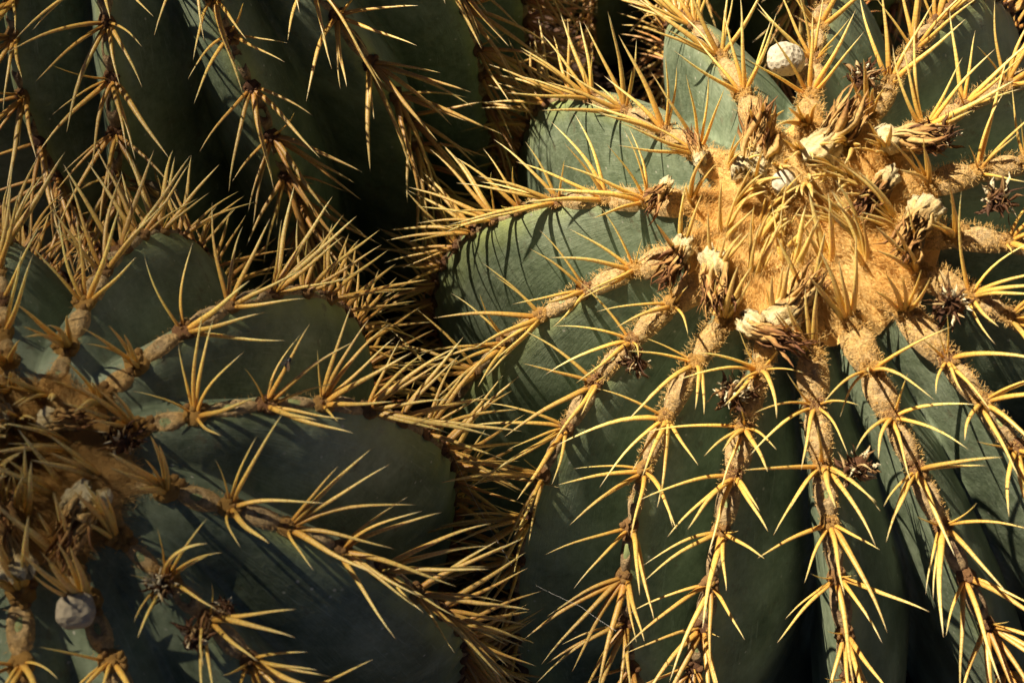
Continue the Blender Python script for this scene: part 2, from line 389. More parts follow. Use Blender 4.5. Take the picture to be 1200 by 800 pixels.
# ------------------------------------------------------------------ spine templates (unit length along +z, bent towards +y)
def spine_template(bend, wid, seed):
    r = np.random.default_rng(seed); NS, NR = 6, 9
    h = np.linspace(0, 1, NR); h = h ** 0.9
    yb = bend * h ** 2; xb = 0.03 * r.normal() * h ** 2 + 0.008 * np.sin(h * 7 + r.uniform(0, 6))
    zz = h * (1 - 0.35 * bend * bend)
    rad = wid * np.where(h < 0.12, 0.86 + 1.3 * h, 1.0) * np.clip(1 - h, 0, 1) ** 0.62
    rad[-1] = wid * 0.03
    ang = np.arange(NS) / NS * 2 * math.pi
    V = np.stack([xb[:, None] + rad[:, None] * 1.15 * np.cos(ang), yb[:, None] + rad[:, None] * 0.78 * np.sin(ang), np.repeat(zz[:, None], NS, 1)], -1)
    return V.reshape(-1, 3), grid_quads(NR, NS, True), np.repeat(h, NS)
TEMPL = []
for i in range(24):
    V, F, h = spine_template([0.04, 0.10, 0.18, 0.28, 0.40, 0.58][i % 6], [0.025, 0.030, 0.038, 0.046][i // 6], 40 + i)
    TEMPL.append((V, F, h, mesh_from('spine', V, F, M_spine, True, {'h': h, 'old': np.zeros(len(h))})))

def lump(seed, sub, amp, fr, flat=(1, 1, 0.6)):
    import bmesh
    bm = bmesh.new(); bmesh.ops.create_icosphere(bm, subdivisions=sub, radius=1.0)
    V = np.array([v.co[:] for v in bm.verts]); F = np.array([[v.index for v in p.verts] for p in bm.faces]); bm.free()
    d = 1 + amp * vnoise(V, fr, seed) + 0.5 * amp * vnoise(V, fr * 2.3, seed + 1)
    return V * d[:, None] * np.array(flat), F
AREOLE = []
for age in range(5):
    for v in range(3):
        r_ = np.random.default_rng(60 + v + age * 7); Vs, Ts, ag, nv = [], [], [], 0
        for q in range(11):
            V, T = lump(60 + v + age * 7 + q * 31, 2 if q == 0 else 1, 0.22, 3.0, (0.85, 0.95, 0.42) if q == 0 else (1, 1, 1))
            if q:
                d = r_.normal(size=2); d = d / np.linalg.norm(d) * r_.uniform(0.15, 0.95); V = V * r_.uniform(0.14, 0.34) * [1, 1, 1.2] + [d[0] * 0.9, d[1], 0.36 - 0.25 * (d @ d)]
            Vs.append(V); Ts.append(T + nv); nv += len(V); ag.append(np.full(len(V), np.clip(age / 4 + r_.normal() * 0.22, 0, 1)))
        AREOLE.append(mesh_from('areole', np.concatenate(Vs), None, M_areole, True, {'age': np.concatenate(ag)}, np.concatenate(Ts)))

def spine_set(young, r, age=0.0):
    """directions in the areole frame (x side, y down the rib, z outward), relative length, bend"""
    out = []
    j = lambda s=0.10: r.normal() * s
    if young > 0.42:                                                  # newest: bunch leaning in over the crown
        for k in range(r.integers(5, 8)):
            a = r.uniform(-1, 1); out.append(((0.36 * a, -0.34 * young + j(.12), 0.92), r.uniform(0.60, 1.05), r.uniform(0.05, 0.30), (0, -1, 0)))
        return out
    up = young * 0.9
    for s in (-1, 1):
        out.append(((s * (0.62 + j()), 0.02 - up * .4 + j(), 0.78 + j()), r.uniform(0.7, 1.15), r.uniform(0.06, 0.36 + 0.3 * young), (0, 1, -.35)))
        out.append(((s * (0.46 + j()), 0.30 - up * .5 + j(), 0.80 + j()), r.uniform(0.85, 1.3), r.uniform(0.06, 0.38), (0, 1, -.35)))
        if r.random() < 0.35:
            out.append(((s * (0.40 + j()), -0.35 + j(), 0.75 + j()), r.uniform(0.4, 0.8), r.uniform(0.0, 0.25), (0, -1, 0)))
    out.append(((j(.12), 0.42 - up * .5 + j(), 0.82 + j()), r.uniform(0.9, 1.25), r.uniform(0.1, 0.40), (0, 1, -.4)))
    if r.random() < 0.25: out.append(((j(.2), -0.35 + j(), 0.85), r.uniform(0.4, 0.8), r.uniform(0, 0.2), (0, -1, 0)))
    if r.random() < 0.25: out.append(((j(.3), 0.75 + j(), 0.55 + j()), r.uniform(0.4, 0.8), r.uniform(0.1, 0.3), (0, 1, -.3)))
    out = [o for o in out if r.random() > 0.08]
    for k in range(int(r.integers(0, 3)) + (int(r.integers(0, 3)) if age > 0.6 else 0)):        # older clusters are fuller
        out.append(((j(.45), 0.25 + j(.25), 0.80 + j()), r.uniform(0.75, 1.35), r.uniform(0.05, 0.35), (0, 1, -.35)))
    return out

def build_cactus(d, nribs, label, seed, depth=1.5, felt=1.0, bulge=1.3, shallow=0.0, lean=(0.0, 0.0), name='barrel_cactus', parts=300, skip_t=0.0, length=0.043, wool=True, crown_n=1.0):
    f = Form(d, nribs, None, seed); f.depth = depth; f.felt = felt; f.bulge = bulge; f.shallow = shallow; f.lean = lean; f.woolm = M_wool_dim if felt < 0.5 else M_wool; f.lay_areoles()
    root = bpy.data.objects.new(name, None); COL.objects.link(root); root.empty_display_size = 0.1
    root.rotation_euler = f.M.to_euler(); root.location = f.apex + f.M @ Vector((0, 0, -f.hb))
    tag(root, label, 'cactus', 'golden barrel cacti growing in a clump')
    f.root = root; Mw = np.array(f.M); lw = np.array(root.location)
    towld = lambda P: P @ Mw.T + lw
    build_body(f, root)
    for k in range(f.n): build_crest(f, k, root)
    r = np.random.default_rng(seed + 100)
    rec = []
    for k in range(f.n):
        for a in f.areoles[k]:
            t = f.t_at(a)
            if t < skip_t: continue
            az = float(f.az(k, t)); S, D, Nn = f.frame(np.array(t), np.array(az))
            P = f.point(np.array(t), np.array(az), 0.0006) + Nn * f.crest_drop(k, np.array([t]))[0]
            young = float(np.clip(1 - (a - 0.03) / 0.055, 0, 1))
            age = float(np.clip((a - 0.03) / 0.26, 0, 1))
            sz = 0.0052 + 0.0018 * young
            Ma = Matrix(((S[0], D[0], Nn[0], P[0]), (S[1], D[1], Nn[1], P[1]), (S[2], D[2], Nn[2], P[2]), (0, 0, 0, 1)))
            ar = link('areole', AREOLE[min(int(age * 5), 4) * 3 + int(r.integers(3))], root)
            ar.matrix_local = Ma @ Matrix.Scale(sz, 4)
            for v, l, b, bd in spine_set(young, r, age):
                v = Vector(v).normalized(); ln = length * l * (0.92 + 0.2 * young) * (0.75 + 0.25 * min(1, a / 0.12))
                y = Vector(bd); y = (y - v * y.dot(v)).normalized(); x = y.cross(v)
                off = Vector((v.x * 0.5, v.y * 0.5, 0)) * sz * 0.7
                Ms = Matrix(((x.x, y.x, v.x, off.x), (x.y, y.y, v.y, off.y), (x.z, y.z, v.z, off.z), (0, 0, 0, 1))) @ Matrix.Scale(ln, 4)
                ti = int(np.clip(int(b / 0.075), 0, 5)) + 6 * int(r.integers(2)) + (12 if young > 0.42 else 0)
                old = float(np.clip((a - 0.15) / 0.18, 0, 1) * r.uniform(0.3, 1.1))
                rec.append([ar, Ma, Ms, ti, min(old, 1), sz])
    # rank by how large each one shows
    sc = []
    for ar, Ma, Ms, ti, old, sz in rec:
        M = np.array(Ma @ Ms); p = towld(np.array([M[:3, 3], M[:3, 3] + M[:3, 2]])); u = project(p)
        nv = Mw @ np.array(Ma)[:3, 2]; vis = nv @ (np.array([0, 0, CAM_H]) - p[0]) > -0.25
        inside = np.mean([(0 < q[0] < 1024) and (0 < q[1] < 682) for q in (u[0], u[1], u.mean(0))])
        sc.append(np.linalg.norm(u[1] - u[0]) * inside * (1.0 if vis else 0.1))
    order = np.argsort(-np.array(sc)); keep = set(int(i) for i in order[:parts] if sc[i] > 3)
    Vs, Fs, hs, os_, nv = [], [], [], [], 0
    for i, (ar, Ma, Ms, ti, old, sz) in enumerate(rec):
        V, F, h, me = TEMPL[ti]
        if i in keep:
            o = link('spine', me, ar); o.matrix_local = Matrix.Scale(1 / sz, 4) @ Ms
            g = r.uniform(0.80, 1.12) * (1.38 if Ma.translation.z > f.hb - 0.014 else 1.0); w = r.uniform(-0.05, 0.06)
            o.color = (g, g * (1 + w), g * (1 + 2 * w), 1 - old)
        else:
            M = np.array(Ma @ Ms); Vs.append(V @ M[:3, :3].T + M[:3, 3]); Fs.append(F + nv); nv += len(V); hs.append(h); os_.append(np.full(len(h), old))
    if Vs:
        o = link('spine_mass', mesh_from('spine_mass', np.concatenate(Vs), np.concatenate(Fs), M_spine, True, {'h': np.concatenate(hs), 'old': np.concatenate(os_)}), root)
        o['kind'] = 'stuff'
    if wool: build_wool(f, root, r, crown_n)
    f.rec = rec; f.towld = towld; f.keep = keep
    return f

def hairs(P, Dv, L, W, seed):
    """thin three-sided hairs: base points, directions, lengths"""
    r = np.random.default_rng(seed); n = len(P)
    a = unit(np.cross(Dv, r.normal(size=(n, 3)))); b = np.cross(Dv, a)
    w = W[:, None]; mid = P + Dv * (L * 0.55)[:, None]; bend = unit(Dv + 0.7 * r.normal(size=(n, 3)))
    tip = mid + bend * (L * 0.5)[:, None]
    c = [(math.cos(x), math.sin(x)) for x in (0, 2.094, 4.189)]
    V = np.stack([P + w * (a * x + b * y) for x, y in c] + [mid + 0.8 * w * (a * x + b * y) for x, y in c] + [tip], 1)
    base = (np.arange(n) * 7)[:, None]
    Q = np.concatenate([base + np.array([[i, (i + 1) % 3, 3 + (i + 1) % 3, 3 + i]]) for i in range(3)])
    T = np.concatenate([base + np.array([[3 + i, 3 + (i + 1) % 3, 6]]) for i in range(3)])
    return V.reshape(-1, 3), Q, T

def build_wool(f, root, r, crown_n):
    # cushion over the growing tip
    NT, NA = 40, 128
    amax = 0.056 if f.felt > 0.5 else 0.042; a = np.linspace(0.0004, amax, NT); t = np.interp(a, f.arc, f.tt); az = np.arange(NA) / NA * 2 * math.pi
    A, Z = np.meshgrid(a, az, indexing='ij'); Tm = np.interp(A, f.arc, f.tt)
    P = f.point(Tm, Z, 0.0); S, D, Nn = f.frame(Tm, Z)
    h = 0.0075 * (1 - (A / amax) ** 2) - 0.001 - 0.006 * np.exp(-(A / 0.010) ** 2) + 0.0018 * vnoise(P, 260, f.seed)
    ribz = np.min(np.stack([np.abs((Z - float(f.az(k, 0.1)) + math.pi) % (2 * math.pi) - math.pi) for k in range(f.n)]), 0)
    h = h - np.clip((A - 0.028) / 0.02, 0, 1) * np.clip(ribz * A - 0.004, 0, 1) * 1.6
    V = P + Nn * h[..., None]
    age = np.clip((A - 0.004) / 0.012, 0.0, 1.0)
    age = np.clip(age * (0.55 + 0.45 * vnoise(P, 160, 4)) + 0.1, 0, 1)
    cw = link('crown_wool', mesh_from('crown_wool', V.reshape(-1, 3), grid_quads(NT, NA, True)[:, ::-1], f.woolm, True, {'age': age.ravel()}), root)
    # hairs on the cushion and along the young crests
    n = int(26000 * crown_n); i = (np.sqrt(r.random(n)) * (NT - 1)).astype(int); j = r.integers(0, NA, n)
    p = V[i, j] + 0.0012 * r.normal(size=(n, 3)); dv = unit(0.55 * Nn[i, j] + 0.30 * r.normal(size=(n, 3)) - 0.8 * D[i, j] + 0.35 * S[i, j]); ag = age[i, j]
    ps, ds_, as_, ls = [p], [dv], [np.clip(ag + r.normal(size=n) * 0.12, 0, 1)], [r.uniform(0.005, 0.012, n) * (0.4 + 0.6 * f.felt)]
    m = int(1700 * crown_n * f.felt)
    for k in range(f.n):
        a = 0.030 + 0.115 * r.random(m) ** 1.5; t = np.interp(a, f.arc, f.tt); az = f.az(k, t)
        S, D, Nn = f.frame(t, az); young = np.clip(1 - (a - 0.03) / 0.13, 0, 1) * f.felt
        w = r.uniform(-1, 1, m); hw = 0.0036 + 0.0038 * young ** 1.2
        p = f.point(t, az, 0) + S * (w * hw)[:, None] + Nn * (0.0036 * young * np.sqrt(1 - w * w) - 0.0008)[:, None]
        ps.append(p); ds_.append(unit(Nn * 0.8 + S * w[:, None] * 0.9 + 0.5 * r.normal(size=(m, 3)))); as_.append(r.uniform(0.35, 1.0, m)); ls.append((0.0012 + 0.0024 * young) * r.uniform(0.6, 1.3, m))
    P = np.concatenate(ps); n = len(P)
    V, Q, T = hairs(P, np.concatenate(ds_), np.concatenate(ls), np.full(n, 0.000075), 5)
    o = link('wool_hair', mesh_from('wool_hair', V, Q, f.woolm, True, {'age': np.repeat(np.concatenate(as_), 7)}, T), cw)
    o['kind'] = 'stuff'

# ------------------------------------------------------------------ dried flowers
def ribbon(base, tip, width, curl, r, n=6):
    """one papery tepal: narrow, crumpled, pointed strip"""
    base, tip = np.array(base), np.array(tip); ax = tip - base; L = np.linalg.norm(ax); ax = ax / L
    s = unit(np.cross(ax, r.normal(size=3))); u = np.cross(ax, s)
    h = np.linspace(0, 1, n); c = base + np.outer(h * L, ax) + np.outer(curl * L * h * h, u) + np.outer(0.06 * L * np.sin(h * r.uniform(4, 9) + r.uniform(0, 6)), s) + np.outer(0.05 * L * h * np.sin(h * r.uniform(6, 14) + r.uniform(0, 6)), u)
    w = width * np.clip(np.sin(np.pi * np.clip(h * 0.85 + 0.15, 0, 1)), 0.08, 1); tw = r.uniform(-1.5, 1.5) * h
    sd = np.cos(tw)[:, None] * s + np.sin(tw)[:, None] * u; up = -np.sin(tw)[:, None] * s + np.cos(tw)[:, None] * u
    V = np.stack([c - sd * w[:, None], c + up * (w * 0.45)[:, None], c + sd * w[:, None], c + up * (w * 0.30)[:, None]], 1)
    return V.reshape(-1, 3), grid_quads(n, 4, True), np.repeat(h, 4)
def gather(parts):
    Vs, Fs, hs, nv = [], [], [], 0
    for V, F, h in parts: Vs.append(V); Fs.append(F + nv); hs.append(h); nv += len(V)
    return np.concatenate(Vs), np.concatenate(Fs), np.concatenate(hs)

def dried_flower(f, t, az, ws, wd, kind, mm, seed):
    """flower remains lying on the rib: fruit wall at the near end, tuft of dry tepals beyond"""
    r = np.random.default_rng(900 + seed); L = mm / 1000 * 0.9
    S, D, Nn = f.frame(np.array(t), np.array(az)); P = f.point(np.array(t), np.array(az), 0.0110 if kind in ('cream', 'brown') else 0.0075)
    ax = unit(ws * S + wd * D + (0.45 if kind in ('dark', 'spiky') else 0.25) * Nn); up = unit(Nn - ax * (Nn @ ax)); sd = np.cross(up, ax)
    Mf = Matrix(((sd[0], up[0], ax[0], P[0]), (sd[1], up[1], ax[1], P[1]), (sd[2], up[2], ax[2], P[2]), (0, 0, 0, 1)))
    e = bpy.data.objects.new('dried_flower', None); COL.objects.link(e); e.parent = f.root; e.matrix_local = Mf; e.empty_display_size = 0.01
    if kind in ('cream', 'brown', 'pod'):
        # fruit wall: crumpled, fluted, torn-off cup
        NS, NR = 40, 14
        h = np.linspace(0, 1, NR); rad = L * np.interp(h, [0, .08, .25, .5, .75, 1], [0.19, 0.265, 0.28, 0.25, 0.21, 0.15]) * {'cream': 1.0, 'brown': 0.7, 'pod': 0.95}[kind]
        ang = np.arange(NS) / NS * 2 * math.pi
        fl = 1 + 0.10 * np.sin(ang * 7 + seed) * np.sign(np.sin(ang * 3 + seed * 2)) + 0.07 * r.normal(size=NS)
        zz = (-0.30 * L + (0.55 + (0.35 if kind == 'pod' else 0)) * L * h)
        V = np.stack([rad[:, None] * fl * np.cos(ang), rad[:, None] * fl * r.uniform(0.6, 0.95) * np.sin(ang), np.repeat(zz[:, None], NS, 1)], -1)
        V[..., 0] += V[..., 2] * r.normal() * 0.15
        V = V + (0.075 * L * vnoise(V, 5 / L, seed) + 0.045 * L * vnoise(V, 14 / L, seed + 1) + 0.015 * L * r.normal(size=V.shape[:2]))[..., None] * unit(V)
        V[0, :, 2] += L * (0.06 * np.sin(ang * 2 + seed) + 0.05 * r.normal(size=NS)); V[1, :, 2] += L * 0.05 * np.sin(ang * 2 + seed)
        hc = np.clip(0.25 + (1 - h)[:, None] * 0.9 + 0.18 * r.normal(size=NS)[None, :] + 0.15 * vnoise(V, 9 / L, 3), 0, 1)
        link('fruit_wall', mesh_from('fruit_wall', V.reshape(-1, 3), grid_quads(NR, NS, True), M_pod if kind == 'pod' else M_cup, True, {'h': hc.ravel()}), e)
        rings = [V[0] * [[q, q, 1]] + [[0, 0, L * 0.10 * (1 - q)]] + L * 0.012 * r.normal(size=(NS, 3)) for q in (0.97, 0.75, 0.5, 0.25)]
        c = np.concatenate(rings + [[[0, 0, V[0, :, 2].mean() + 0.10 * L]]])
        T = np.stack([np.full(NS, 4 * NS), 3 * NS + (np.arange(NS) + 1) % NS, 3 * NS + np.arange(NS)], -1)
        link('fruit_base', mesh_from('fruit_base', c, grid_quads(4, NS, True), M_pod if kind == 'pod' else M_cup, True, {'h': np.clip(0.55 + 0.25 * r.normal(size=len(c)), 0, 1)}, T), e)
        parts = []
        for k in range({'cream': 70, 'brown': 62, 'pod': 26}[kind]):
            a = r.uniform(0, 6.28); q = r.uniform(0.35, 1.02) * {'cream': 0.225, 'brown': 0.18, 'pod': 0.2}[kind] * L
            b = (q * math.cos(a), q * 0.85 * math.sin(a), r.uniform(-0.20, 0.12) * L)
            q2 = q * r.uniform(0.35, 1.15); a2 = a + r.normal() * 0.30
            tp = (q2 * math.cos(a2) + r.normal() * 0.02 * L, q2 * math.sin(a2) + r.normal() * 0.02 * L, r.uniform(0.45, 1.10) * L)
            if k % 9 == 0: tp = tuple(np.array(tp) * [2.2, 2.2, 0.8])
            parts.append(ribbon(b, tp, L * r.uniform(0.025, 0.095), r.normal() * 0.16, r, 8))
        V, F, h = gather(parts); hv = np.repeat(r.normal(size=len(parts)) * 0.16, len(V) // len(parts))
        link('tepal_tuft', mesh_from('tepal_tuft', V, F, M_petal, True, {'h': np.clip(h * 0.75 + hv + (0.22 if kind == 'brown' else 0) + 0.12 * vnoise(V, 300, seed), 0, 1)}), e)
    else:
        V, T = lump(seed + 300, 3, 0.16, 4.0, (0.17, 0.17, 0.25)); 
        link('fruit_core', mesh_from('fruit_core', V * L, None, M_petal_dark, True, {'h': np.clip(0.25 + 0.3 * vnoise(V, 9, 2), 0, 0.8)}, T), e)
        parts = []; pale = []
        for k in range(46):
            d = unit(r.normal(size=3) * [0.9, 0.7, 0.8] + [0, 0.25, 0.5]); b = r.normal(size=3) * L * 0.11 + [0, 0, 0.05 * L]
            tp = b + d * L * r.uniform(0.22, 0.55)
            parts.append(ribbon(b, tp, L * r.uniform(0.022, 0.075), r.normal() * 0.4, r, 6))
        for k in range(34 if kind == 'spiky' else 10):
            d = unit(r.normal(size=3) + [0, 0.8, 0.3]); b = d * L * 0.20
            pale.append(ribbon(b, d * L * r.uniform(0.32, 0.50) + r.normal(size=3) * 0.06 * L, L * r.uniform(0.03, 0.065), r.normal() * 0.3, r, 5))
        V, F, h = gather(parts); link('tepal_tuft', mesh_from('tepal_tuft', V, F, M_petal_dark, True, {'h': np.clip(h * 0.25 + np.repeat(0.85 * r.random(len(parts)) ** 1.8, len(V) // len(parts)) + 0.1 * vnoise(V, 300, seed), 0, 1)}), e)
        V, F, h = gather(pale); link('scale_tuft', mesh_from('scale_tuft', V, F, M_pale, True, {'h': h}), e)
    return e

# ------------------------------------------------------------------ the ground
def mat_soil():
    m, nt, b = new_mat('dark_soil'); L = nt.links
    tc = N(nt, 'ShaderNodeTexCoord')
    n1 = N(nt, 'ShaderNodeTexNoise', Scale=9.0, Detail=8.0, Roughness=0.7); L.new(tc.outputs['Object'], n1.inputs['Vector'])
    n2 = N(nt, 'ShaderNodeTexVoronoi', Scale=120.0); L.new(tc.outputs['Object'], n2.inputs['Vector'])
    c = ramp(nt, n1.outputs[0], [(0.3, (0.030, 0.016, 0.010)), (0.7, (0.085, 0.045, 0.026))])
    L.new(c.outputs[0], b.inputs['Base Color']); b.inputs['Roughness'].default_value = 0.95
    bump(nt, b, mixc(nt, 0.5, n1.outputs[0], n2.outputs['Distance']), 1.0, 0.01)
    return m
n = 121; xs = np.linspace(-1, 1, n); xs = np.sign(xs) * (np.abs(xs) ** 2.0) * 6
X, Y = np.meshgrid(xs, xs + 0.5, indexing='ij'); G = np.stack([X, Y, np.zeros_like(X)], -1)
G[..., 2] = 0.012 * vnoise(G, 14, 3) + 0.006 * vnoise(G, 60, 4)
tag(link('ground', mesh_from('ground', G.reshape(-1, 3), grid_quads(n, n), mat_soil())), 'dark soil between the cacti', kind='structure')

# ------------------------------------------------------------------ the cacti
f0 = build_cactus(CACTI[0], 16, 'large golden barrel cactus with a sunlit woolly crown ringed by dried flowers', 1, depth=2.6, shallow=1.05, bulge=1.25, lean=(0.21, 4.25))
f1 = build_cactus(CACTI[1], 13, 'golden barrel cactus with a grey pebble lodged on one rib below its crown', 2, depth=1.35, felt=0.35, bulge=1.25, lean=(-0.20, 0.0))
f2 = build_cactus(CACTI[2], 16, 'shaded golden barrel cactus showing only its flank, grey dried fruit on its foot', 3, wool=False, length=0.050, bulge=1.4)
back = dict(R=0.19, H=0.17, pw=0.85, ds=0.025, tilt=(0.05, 0.03), apex=(0.20, 0.83, -0.50), ribs=[(4.3 + 0.39 * k, 0, 0, []) for k in range(3)])
f3 = build_cactus(back, 16, 'golden barrel cactus mostly hidden behind the crown of the sunlit one', 4, wool=False, parts=120)
FORMS = [f0, f1, f2, f3]
for i, (ci, t, az, ws, wd, kind, mm) in enumerate(FLOWERS):
    dried_flower(FORMS[ci], t, az, ws, wd, kind, mm, i)

# ------------------------------------------------------------------ small things lying on and between the cacti
def mat_stone(name, ca, cb, pits):
    m, nt, b = new_mat(name); L = nt.links
    tc = N(nt, 'ShaderNodeTexCoord')
    n1 = N(nt, 'ShaderNodeTexNoise', Scale=140.0, Detail=6.0, Roughness=0.7); L.new(tc.outputs['Object'], n1.inputs['Vector'])
    v = N(nt, 'ShaderNodeTexVoronoi', Scale=420.0); L.new(tc.outputs['Object'], v.inputs['Vector'])
    c = ramp(nt, n1.outputs[0], [(0.3, ca), (0.7, cb)]).outputs[0]
    p = ramp(nt, v.outputs['Distance'], [(0.12, (1, 1, 1)), (0.24, (0, 0, 0))]).outputs[0]
    k = math_node(nt, 'MULTIPLY', p, math_node(nt, 'MULTIPLY', ramp(nt, n1.outputs[0], [(0.45, (0, 0, 0)), (0.55, (1, 1, 1))]).outputs[0], pits))
    L.new(mixc(nt, k, c, (0.03, 0.022, 0.015)), b.inputs['Base Color']); b.inputs['Roughness'].default_value = 0.95
    bump(nt, b, mixc(nt, 0.5, n1.outputs[0], v.outputs['Distance']), 0.9, 0.0015)
    return m
M_white = mat_stone('chalky_stone', (0.42, 0.37, 0.27), (0.62, 0.57, 0.43), 1.0)
M_grey = mat_stone('grey_stone', (0.26, 0.22, 0.15), (0.40, 0.35, 0.25), 0.25)
def pebble(P, size, mat, seed, label, flat=(1, 0.95, 0.85), rot=(0.3, 0.5, 0.2)):
    V, T = lump(seed, 3, 0.20, 2.2, flat); V = V / (np.sum(np.abs(V / np.array(flat)) ** 3, 1) ** (1 / 3))[:, None] * (1 + 0.10 * vnoise(V, 2.6, seed) + 0.05 * vnoise(V, 7, seed))[:, None]
    o = link('pebble', mesh_from('pebble', V * size, None, mat, True, None, T)); o.location = P; o.rotation_euler = rot
    return tag(o, label, 'pebble')
def on_cactus(f, t, az, h): return Vector(f.towld(f.point(np.array(t), np.array(az), h)))
ci, t, az, h = PEBBLES[0]; pebble(on_cactus(f0, t, az, 0.011), 0.0078, M_white, 1, 'chalky white pitted pebble caught on the crown edge of the sunlit cactus', (1.1, 0.9, 0.85))
ci, t, az, h = PEBBLES[1]; pebble(on_cactus(f0, t, az, 0.012), 0.0052, M_white, 2, 'tiny pale pebble resting on the golden wool of the sunlit crown')
ci, t, az, h = PEBBLES[2]; pebble(on_cactus(f1, t, az, 0.008), 0.0066, M_grey, 3, 'rounded grey pebble stuck on a rib of the cactus with the dimmer crown')
pebble((-0.222, 0.452, 0.020), 0.022, M_grey, 4, 'pale stone on the soil in the gap between two cacti', (1.1, 0.9, 0.8))

def litter():
    """fallen dead spines and dry chips on the soil"""
    r = np.random.default_rng(31); Vs, Fs, hs, os_, nv = [], [], [], [], 0
    for k in range(2600):
        V, F, h, me = TEMPL[int(r.integers(12))]
        if k % 3 == 0: p = np.array([-0.36, 0.56, 0]) + r.normal(size=3) * [0.10, 0.06, 0]
        else: p = np.array([r.uniform(-0.75, 0.7), r.uniform(0.1, 1.3), 0])
        p[2] = 0.006 + 0.012 * float(vnoise(np.array([p[0], p[1], 0.0]), 14, 3)) + r.uniform(0, 0.03)
        q = Quaternion((0, 0, 1), r.uniform(0, 6.28)).to_matrix() @ Quaternion((1, 0, 0), math.pi / 2 + r.normal() * 0.3).to_matrix()
        M = np.array(q) * r.uniform(0.02, 0.045); Vs.append(V @ M.T + p); Fs.append(F + nv); nv += len(V); hs.append(h); os_.append(np.full(len(h), r.uniform(0.45, 1.0)))
    o = link('fallen_spines', mesh_from('fallen_spines', np.concatenate(Vs), np.concatenate(Fs), M_spine, True, {'h': np.concatenate(hs), 'old': np.concatenate(os_)}))
    tag(o, 'reddish brown dead spines strewn over the soil between the cacti', 'spine litter', kind='stuff')
    Vs, Ts, hs, nv = [], [], [], 0
    for k in range(700):
        V, T = LUMPS[k % 4]; p = np.array([-0.36, 0.56, 0.012]) + r.normal(size=3) * [0.12, 0.07, 0.004]
        if k % 4 == 3: p = np.array([r.uniform(-0.7, 0.6), r.uniform(0.2, 1.2), 0.01])
        q = np.array(Quaternion(r.normal(size=4)).normalized().to_matrix()); M = q * r.uniform(0.003, 0.010)
        Vs.append((V * [1.4, 0.8, 0.3]) @ M.T + p); Ts.append(T + nv); nv += len(V); hs.append(np.full(len(V), r.random()))
    m = mat_attr('dry_chip', 'h', [(0.0, (0.14, 0.05, 0.02)), (0.5, (0.34, 0.15, 0.05)), (1.0, (0.48, 0.27, 0.10))], 0.9, 200.0)
    o = link('dry_chips', mesh_from('dry_chips', np.concatenate(Vs), None, m, False, {'h': np.concatenate(hs)}, np.concatenate(Ts)))
    tag(o, 'rusty dry bark chips on the soil between the cacti', 'litter', kind='stuff')
LUMPS = [lump(500 + i, 1, 0.25, 2.5, (1, 1, 1)) for i in range(4)]
litter()

def tube(pts, rad, n=5):
    pts = np.array(pts); tg = unit(np.gradient(pts, axis=0)); s = unit(np.cross(tg, [0.2, 0.1, 1.0])); u = np.cross(tg, s); a = np.arange(n) / n * 2 * math.pi
    V = pts[:, None] + np.asarray(rad).reshape(-1, 1, 1) * (np.cos(a)[None, :, None] * s[:, None] + np.sin(a)[None, :, None] * u[:, None])
    return V.reshape(-1, 3), grid_quads(len(pts), n, True)
m_silk, nt, bs = new_mat('silk'); bs.inputs['Base Color'].default_value = (0.75, 0.74, 0.70, 1); bs.inputs['Roughness'].default_value = 0.3
def silk(path, label):
    P = np.array([on_cactus(f0, t, az, 0.028)[:] for t, az in path]); k = np.linspace(0, len(P) - 1, 24)
    P = np.stack([np.interp(k, np.arange(len(P)), P[:, i]) for i in range(3)], 1); P[:, 2] -= 0.004 * np.sin(np.linspace(0, math.pi, 24))
    V, F = tube(P, np.full(24, 0.00004)); tag(link('spider_thread', mesh_from('spider_thread', V, F, m_silk)), label, 'spider thread')
silk([(0.69, 3.543), (0.70, 3.718), (0.74, 3.879)], 'fine white spider thread slung between two ribs over dark cactus skin')
silk([(0.735, 3.956), (0.705, 4.075), (0.72, 4.172)], 'short spider thread stretched across the spines low on the sunlit cactus')

